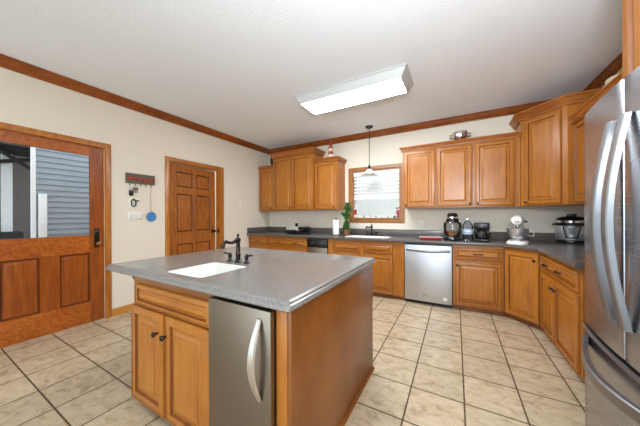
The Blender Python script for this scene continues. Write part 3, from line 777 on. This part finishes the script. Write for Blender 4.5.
# ------------------------------------------------------------------ things on the back worktop
CZ = .8856
g = empty('electric_grill', (-2.66, 3.92, CZ), 'black and steel electric contact grill on the left of the back worktop', 'grill', R(-4))
MB().box(-.23, -.14, .012, .17, .12, .05, .012).build('base', 'black', g)
MB().box(-.22, -.135, .053, .08, .115, .128, .022, 3).build('lid', 'toaststeel', g)
m = MB(); m.box(.082, -.14, .052, .20, .12, .136, .014); m.build('control_housing', 'black', g)
MB().lathe([(.022, 0), (.022, .010), (.012, .014)], n=16, mat=Matrix.Translation((.11, -.140, .075)) @ YROT).build('dial', 'hsteel', g)
m = MB(); m.tube([(-.19, -.135, .06), (-.19, -.17, .07), (.04, -.17, .07), (.04, -.135, .06)], .010, n=8); m.build('handle', 'black', g)
MB().box(-.145, .06, .1285, -.095, .10, .200, .010).build('latch_post', 'black', g)
for x in (-.2, .14):
    for y in (-.11, .09): MB().lathe([(.012, 0), (.012, .012)], c=(x, y, 0), n=10).build('foot', 'black', g)
MB().box(.17, -.12, .001, .27, .02, .03, .006).build('drip_tray', 'black', g)

pt_ = empty('paper_towel_holder', (-1.835, 3.865, CZ), 'white paper towel roll on an upright stand by the ivy', 'paper towel')
MB().lathe([(.075, 0), (.075, .010), (.06, .014)], n=24).build('base', 'bronze', pt_)
MB().lathe([(.018, .015), (.056, .015), (.057, .018), (.057, .262), (.055, .266), (.018, .266)], n=28).build('paper_roll', 'paper', pt_)
MB().lathe([(.007, .012), (.007, .285), (.013, .292), (.010, .305), (.003, .310)], n=12).build('rod', 'bronze', pt_)

iv = empty('potted_ivy', (-1.655, 3.925, CZ), 'green trailing ivy in a small terracotta pot beside the paper towel', 'plant')
MB().lathe([(.050, 0), (.062, .075), (.068, .078), (.068, .098), (.060, .098), (.056, .085)], n=20).build('pot', 'terra', iv)
MB().lathe([(.055, .082), (.03, .088), (.005, .09)], n=16).build('soil', 'soil', iv)
stems = MB(); lv = MB(); random.seed(11)
def leaf(m_, p, s, dirv):
    d_ = Vector(dirv).normalized(); sd_ = d_.cross(Vector((0, 0, 1)))
    if sd_.length < .1: sd_ = Vector((1, 0, 0))
    sd_.normalize(); nn = sd_.cross(d_)
    out = [(0, 0), (.45, .25), (.55, .5), (.25, .62), (0, 1.0), (-.25, .62), (-.55, .5), (-.45, .25)]
    top = [m_.bm.verts.new(Vector(p) + sd_ * a_ * s + d_ * b_ * s + nn * (-.18 * s * abs(a_))) for a_, b_ in out]
    bot = [m_.bm.verts.new(v.co - nn * .0015) for v in top]
    m_.bm.faces.new(top); m_.bm.faces.new(bot[::-1])
    for i in range(8): m_.bm.faces.new((top[i], bot[i], bot[(i + 1) % 8], top[(i + 1) % 8]))
for k in range(16):
    a_ = random.uniform(0, 6.28); hgt = random.choice([.15, .20, .27, .33, .38, .43]); sp_ = random.uniform(.02, .06); pts = []
    for q in range(8):
        u = q / 7
        x_ = sp_ * u * math.cos(a_) + .03 * u * (hgt > .3); y_ = sp_ * u * math.sin(a_) * .8 - .01; z_ = .09 + hgt * math.sin(u * 2.0) / .91 * (1 if hgt > .25 else .6)
        if hgt < .2: z_ = .09 + .06 * math.sin(u * 3.1) - .05 * u * u; x_ *= 1.1
        pts.append((x_, y_, z_))
        if q > 0:
            for rpt in range(5): leaf(lv, (x_ + random.uniform(-.018, .018), y_ + random.uniform(-.018, .018), max(.06, z_ + random.uniform(-.02, .02))), random.uniform(.036, .060), (random.uniform(-1, 1), random.uniform(-1, .3), random.uniform(-.9, .4) if z_ > .15 else random.uniform(.1, .6)))
    stems.tube(pts, .002, n=5)
stems.build('stems', 'leaf', iv); lv.build('leaves', 'leaf', iv)

t_ = empty('baking_dish', (-.315, 3.760, CZ), 'low red dish with a white rim on the worktop above the dishwasher', 'dish', R(8))
MB().loops([rrect(-.13, -.075, .13, .075, .03, .001), rrect(-.145, -.088, .145, .088, .035, .030), rrect(-.139, -.082, .139, .082, .032, .030), rrect(-.125, -.07, .125, .07, .03, .006)], cap0=True, cap1=True).build('dish', 'red', t_)
MB().loops([rrect(-.146, -.089, .146, .089, .036, .0305), rrect(-.148, -.091, .148, .091, .036, .036), rrect(-.136, -.079, .136, .079, .03, .036), rrect(-.136, -.079, .136, .079, .03, .0305)], wrap=True).build('rim', 'white', t_)

bd = empty('blender', (-.040, 3.80, CZ), 'countertop blender with black lid and clear jar of orange chunks', 'blender')
MB().lathe([(.098, 0), (.104, .012), (.098, .04), (.085, .055)], n=28).build('base', 'black', bd)
MB().lathe([(.082, .056), (.094, .075), (.108, .14), (.112, .205), (.104, .24), (.075, .25), (.075, .246), (.100, .236), (.108, .205), (.104, .14), (.090, .078), (.078, .06)], n=28, cap0=False, cap1=False).build('jar', 'jar', bd)
MB().lathe([(.077, .061), (.086, .078), (.088, .092), (.06, .112), (.02, .118)], n=20).build('contents', 'food', bd)
MB().lathe([(.078, .251), (.078, .285), (.066, .292), (.064, .325), (.068, .345), (.05, .368), (.02, .374)], n=24).build('lid', 'black', bd)
MB().lathe([(.0685, .296), (.0715, .300), (.0715, .318), (.0675, .322)], n=24).build('lid_band', 'chrome', bd)
MB().tube([(.06, -.085, .225), (.085, -.13, .215), (.088, -.135, .12), (.066, -.085, .085)], .011, n=8).build('handle', 'black', bd)
MB().lathe([(.018, 0), (.018, .006), (.010, .009)], n=14, mat=Matrix.Translation((0, -.101, .026)) @ YROT).build('dial', 'hsteel', bd)

wb = empty('water_bottle', (.140, 3.83, CZ), 'clear plastic water jug with a pale label between blender and coffee maker', 'bottle')
MB().lathe([(.050, 0), (.060, .006), (.062, .03), (.059, .05), (.062, .07), (.062, .19), (.056, .22), (.035, .25), (.018, .268), (.018, .275)], n=24).build('body', 'bottle', wb)
MB().lathe([(.0628, .085), (.0628, .155)], n=24, cap0=False, cap1=False).build('label_sleeve', 'water', wb)
MB().lathe([(.0634, .118), (.0634, .136)], n=24, cap0=False, cap1=False).build('label_band', 'pinkband', wb)
MB().lathe([(.020, .2755), (.020, .296), (.014, .300)], n=16).build('cap', 'white', wb)

cm = empty('coffee_maker', (.300, 3.845, CZ), 'small black drip coffee maker with glass carafe', 'coffee maker', R(-6))
MB().box(-.085, -.12, .002, .085, .09, .032, .010).build('base', 'black', cm)
MB().box(-.082, .02, .033, .082, .09, .160, .008).build('tower', 'black', cm)
MB().box(-.088, -.105, .161, .088, .092, .240, .012).build('brew_head', 'black', cm)
ca = MB().lathe([(.045, .034), (.060, .050), (.062, .090), (.048, .125), (.044, .135), (.041, .135), (.045, .124), (.058, .09), (.056, .052), (.042, .038)], c=(0, -.05, 0), n=24, cap0=False, cap1=False).build('carafe', 'jar', cm)
MB().lathe([(.041, .039), (.0545, .053), (.0555, .075), (.01, .076)], c=(0, -.05, 0), n=20).build('coffee', 'soil', ca)
MB().lathe([(.0445, .1355), (.046, .148), (.03, .152)], c=(0, -.05, 0), n=20).build('carafe_lid', 'black', ca)
MB().tube([(.048, -.06, .125), (.092, -.075, .12), (.095, -.075, .07), (.060, -.06, .06)], .008, n=8).build('carafe_handle', 'black', ca)
MB().lathe([(.012, 0), (.012, .005)], n=14, mat=Matrix.Translation((.0, -.1052, .20)) @ YROT).build('switch', 'dispgrey', cm)

# stand mixer, head to the left-front
sm_ = empty('stand_mixer', (.650, 3.69, CZ), 'white stand mixer with a steel bowl on the worktop corner', 'mixer', R(-14))
m = MB()
m.loops([rrect(-.10, -.185, .10, .14, .07, .001), rrect(-.10, -.185, .10, .14, .07, .022), rrect(-.09, -.175, .09, .13, .06, .036), rrect(-.05, -.13, .05, .09, .04, .040)], cap0=True, cap1=True); m.build('base', 'white', sm_)
m = MB(); m.loops([rrect(-.045, .04, .045, .135, .03, .030), rrect(-.040, .055, .040, .135, .03, .10), rrect(-.040, .05, .040, .14, .03, .17), rrect(-.048, .02, .048, .15, .03, .225)], cap0=True, cap1=True); m.build('column', 'white', sm_)
m = MB(); L = []
for u, ry, rz_, zc in ((-.185, .012, .012, .268), (-.180, .040, .038, .270), (-.16, .056, .052, .272), (-.10, .064, .060, .274), (0, .066, .064, .276), (.08, .062, .060, .276), (.13, .050, .048, .272), (.152, .028, .026, .268), (.156, .008, .008, .266)):
    L.append([(ry * math.cos(t), u, zc + rz_ * math.sin(t)) for t in [2 * math.pi * k / 20 for k in range(20)]])
m.loops(L, cap0=True, cap1=True); m.build('motor_head', 'white', sm_)
m = MB(); L = []
for u in (-.168, -.160): L.append([(.054 * math.cos(t), u, .271 + .050 * math.sin(t)) for t in [2 * math.pi * k / 20 for k in range(20)]])
MB().lathe([(.020, 0), (.020, .012), (.014, .016)], n=16, mat=Matrix.Translation((0, -.183, .272)) @ YROT).build('attachment_cap', 'chrome', sm_)
MB().lathe([(.012, 0), (.012, .018), (.006, .022)], n=12, mat=Matrix.Translation((.063, .02, .262)) @ Matrix.Rotation(R(90), 4, 'Y')).build('speed_knob', 'black', sm_)
MB().lathe([(.024, .222), (.026, .20), (.020, .185)], c=(0, -.075, 0), n=18).build('beater_hub', 'chrome', sm_)
m = MB(); m.tube([(0, -.075, .186), (0, -.075, .09)], .006, n=8); m.tube([(.04, -.075, .10), (.03, -.075, .15), (0, -.075, .17), (-.03, -.075, .15), (-.04, -.075, .10), (0, -.075, .07), (.04, -.075, .10)], .005, n=6); m.build('beater', 'hsteel', sm_)
bw = MB().lathe([(.050, .0405), (.052, .052), (.044, .058), (.072, .075), (.094, .115), (.104, .165), (.108, .182), (.104, .182), (.100, .165), (.090, .117), (.068, .08), (.02, .066)], c=(0, -.075, 0), n=32).build('bowl', 'dwsteel', sm_)
MB().tube([(.100, -.095, .165), (.145, -.115, .16), (.145, -.115, .10), (.092, -.095, .105)], .007, n=8).build('bowl_handle', 'chrome', bw)

# pressure cooker
pc = empty('pressure_cooker', (1.226, 4.06, CZ), 'round black and steel electric pressure cooker in the right corner of the worktop', 'cooker', R(-16)); pc.scale = (.88, .88, 1.0)
MB().lathe([(.150, 0), (.165, .008), (.166, .035), (.163, .04)], n=36).build('base', 'black', pc)
MB().lathe([(.163, .041), (.165, .046), (.165, .205), (.163, .21)], n=36).build('body', 'dwsteel', pc)
MB().lathe([(.172, .211), (.176, .222), (.176, .238), (.168, .246)], n=36).build('rim', 'black', pc)
MB().lathe([(.165, .247), (.166, .268), (.160, .276)], n=36).build('lid_band', 'chrome', pc)
MB().lathe([(.162, .277), (.150, .298), (.10, .316), (.03, .322)], n=36).build('lid', 'black', pc)
MB().box(-.05, -.02, .3215, .05, .02, .350, .010).build('lid_handle', 'black', pc)
for sx in (-1, 1): MB().box(sx * .172 - .025, -.035, .212, sx * .172 + .025, .035, .236, .008).build('side_handle', 'black', pc)
def curved_plate(ang0, ang1, zlo, zhi, r0, r1, taper, name, mat):
    m = MB(); n_ = 12; L = []
    for k in range(n_ + 1):
        u = k / n_; am = (ang0 + ang1) / 2; hw = (ang1 - ang0) / 2
        a0 = am + hw * (2 * u - 1); al = am + hw * taper * (2 * u - 1)
        P_ = lambda r, a, z: (r * math.sin(a), -r * math.cos(a), z)
        L.append([P_(r0, al, zlo), P_(r1, al, zlo), P_(r1, a0, zhi), P_(r0, a0, zhi)])
    m.loops(L, cap0=True, cap1=True); return m.build(name, mat, pc)
curved_plate(-.56, .56, .060, .205, .1655, .171, .62, 'control_surround', 'black')
curved_plate(-.46, .46, .075, .198, .1715, .175, .55, 'control_panel', 'hsteel')
curved_plate(-.20, .20, .110, .188, .1755, .1775, .55, 'display', 'dispgrey')

# ------------------------------------------------------------------ things on top of the wall cabinets
def striped(name, label, loc, h, r):
    e = empty(name, loc, label, 'figurine')
    prof = [(r, 0), (r, h * .10), (r * .82, h * .12)]
    MB().lathe(prof, n=16).build('base', 'redpaint', e)
    for k, (a_, b_) in enumerate(((.121, .28), (.281, .44), (.441, .60))):
        MB().lathe([(r * (.85 - .35 * a_), h * a_), (r * (.85 - .35 * b_), h * b_)], n=16).build('band', 'cream' if k % 2 == 0 else 'redpaint', e)
    MB().lathe([(r * .85, h * .601), (r * .85, h * .64), (r * .5, h * .66), (r * .5, h * .80), (r * .8, h * .82), (r * .55, h * .9), (r * .1, h)], n=16).build('lantern_top', 'redpaint', e)
striped('lighthouse_figurine', 'red and white banded lighthouse figurine on the cabinet left of the window', (-1.992, 3.98, 2.247), .350, .056)
e = empty('dark_figurine', (-3.40, 4.02, 2.247), 'dark brown figurine squeezed beside the tall cabinet in the left corner', 'figurine')
MB().lathe([(.05, 0), (.05, .02), (.035, .04), (.045, .12), (.05, .18), (.03, .23)], n=14).build('body', 'darkwood', e)
MB().ball((0, 0, .255), .035).build('head', 'darkwood', e)
MB().lathe([(.055, .285), (.03, .30), (.02, .33), (.004, .34)], n=14).build('cap', 'blackmatte', e)
sb = empty('silver_bowl', (.060, 4.02, 2.247), 'footed silver serving bowl on top of the wall cabinets right of the window', 'bowl'); sb.scale = (.85, .85, 1.3)
MB().lathe([(.06, 0), (.065, .006), (.05, .014), (.085, .03), (.118, .07), (.122, .10), (.116, .12), (.111, .12), (.116, .10), (.11, .072), (.08, .036), (.02, .024)], n=32).build('bowl', 'chrome', sb)
for sx in (-1, 1): MB().tube([(sx * .118, 0, .10), (sx * .15, 0, .105), (sx * .152, 0, .075), (sx * .114, 0, .068)], .007, n=8).build('handle', 'black', sb)
MB().lathe([(.109, .1215), (.10, .135), (.05, .145), (.012, .148), (.010, .155)], n=24).build('lid', 'toaststeel', sb)
gd = empty('ceramic_dish', (1.225, 2.93, 2.223), 'green and cream ceramic dish on top of the right wall cabinets', 'dish', R(70)); gd.scale = (.8, .8, .8)
MB().lathe([(.10, 0), (.12, .02), (.155, .11), (.16, .15), (.15, .15), (.14, .11), (.11, .03)], n=24).build('dish', 'cream', gd)
m = MB(); random.seed(4)
for k in range(10): m.ball((random.uniform(-.09, .09), random.uniform(-.09, .09), .15 + random.uniform(0, .04)), random.uniform(.04, .06), n=10)
m.build('green_fill', 'green', gd)

# ------------------------------------------------------------------ left wall things
kr = empty('key_rack', (XL + .001, 0, 0), 'dark green wooden key rack with five painted red apples on the left wall', 'key rack', R(90))
MB().box(1.503, -.018, 1.660, 1.846, 0, 1.790, .004).build('board', 'sage', kr)
for k in range(5):
    x_ = 1.552 + .061 * k
    ap = MB().ball((x_, -.021, 1.722 - (.012 if k == 3 else 0)), .030, (1, .28, .82), n=12).build('apple', 'redpaint', kr)
for k in range(5):
    x_ = 1.545 + .063 * k
    MB().tube([(x_, -.006, 1.662), (x_, -.010, 1.640), (x_, -.022, 1.632), (x_, -.030, 1.645)], .003, n=6).build('hook', 'bronze', kr)
kk = empty('key_ring', (XL + .001, 0, 0), 'black key fob with keys on the left hook of the rack', 'keys', R(90))
MB().tube([(1.545, -.024, 1.632), (1.548, -.018, 1.58), (1.552, -.014, 1.56)], .003, n=6).build('strap', 'cord', kk)
MB().box(1.538, -.022, 1.495, 1.585, -.004, 1.568, .008, mat=None).build('fob', 'black', kk)
k2 = empty('key_bunch', (XL + .001, 0, 0), 'small bunch of steel keys on the second hook of the rack', 'keys', R(90))
m = MB(); m.tube([(1.608 + .016 * math.cos(t), -.024, 1.616 + .016 * math.sin(t)) for t in [2 * math.pi * k / 14 for k in range(15)]], .002, n=5); m.build('ring', 'bronze', k2)
for k, dx in enumerate((-.022, 0, .02)):
    m = MB(); m.box(1.603 + dx, -.026 + .004 * k, 1.535, 1.613 + dx, -.024 + .004 * k, 1.582); m.lathe([(.014, 0), (.014, .002)], n=12, mat=Matrix.Translation((1.608 + dx, -.024 + .004 * k, 1.590)) @ YROT); m.build('key', 'dispgrey', k2)
def plate(name, label, y0, y1, z0, z1, rockers, xw=None):
    e = empty(name, (XL + .0005, 0, 0), label, 'switch', R(90))
    MB().box(y0, -.007, z0, y1, 0, z1, .003).build('plate', 'whiteplastic', e)
    n_ = rockers; wd = (y1 - y0) / n_
    for k in range(n_):
        cx = y0 + wd * (k + .5); MB().box(cx - .016, -.010, (z0 + z1) / 2 - .033, cx + .016, -.0072, (z0 + z1) / 2 + .033, .002).build('rocker', 'white', e)
    return e
plate('light_switch', 'white double switch plate under the key rack behind a hanging clip', 1.536, 1.668, 1.330, 1.462, 2)
plate('light_switch', 'wide white switch plate below the double switch', 1.532, 1.694, 1.180, 1.286, 3)
plate('light_switch', 'single white switch plate right of the six-panel door', 3.385, 3.462, 1.365, 1.482, 1)
cr = empty('carabiner', (XL + .001, 0, 0), 'black carabiner clip hanging in front of the white double switch plate', 'clip', R(90))
pts = [(1.588 + .026 * math.cos(t), -.018, 1.405 + .048 * math.sin(t)) for t in [2 * math.pi * k / 20 for k in range(21)]]
MB().tube(pts, .007, n=8).build('loop', 'black', cr); MB().box(1.595, -.026, 1.425, 1.650, -.011, 1.442, .004).build('tag', 'black', cr)
ph = empty('pot_holder', (XL + .001, 0, 0), 'blue scalloped pot holder hanging on a long pale cord from the rack', 'pot holder', R(90))
L = []
n_ = 48
for y_, s_ in ((0, .96), (-.004, 1.0), (-.010, 1.0), (-.013, .95)):
    L.append([(1.802 + .062 * s_ * (1 + .05 * math.cos(10 * t)) * math.cos(t), y_ - .002, 1.222 + .066 * s_ * (1 + .05 * math.cos(10 * t)) * math.sin(t)) for t in [2 * math.pi * k / n_ for k in range(n_)]])
MB().loops(L, cap0=True, cap1=True).build('pad', 'blue', ph)
MB().tube([(1.797, -.026, 1.632), (1.793, -.012, 1.54), (1.800, -.010, 1.29)], .004, n=6).build('cord', 'cord', ph)
ou = empty('wall_outlet', (-.492, YB - .0005, 0), 'white wall outlet above the backsplash right of the window', 'outlet')
MB().box(-.037, -.006, 1.030, .037, 0, 1.146, .003).build('plate', 'whiteplastic', ou)
for z_ in (1.062, 1.114): MB().box(-.017, -.009, z_ - .014, .017, -.0062, z_ + .014, .004).build('socket', 'white', ou)
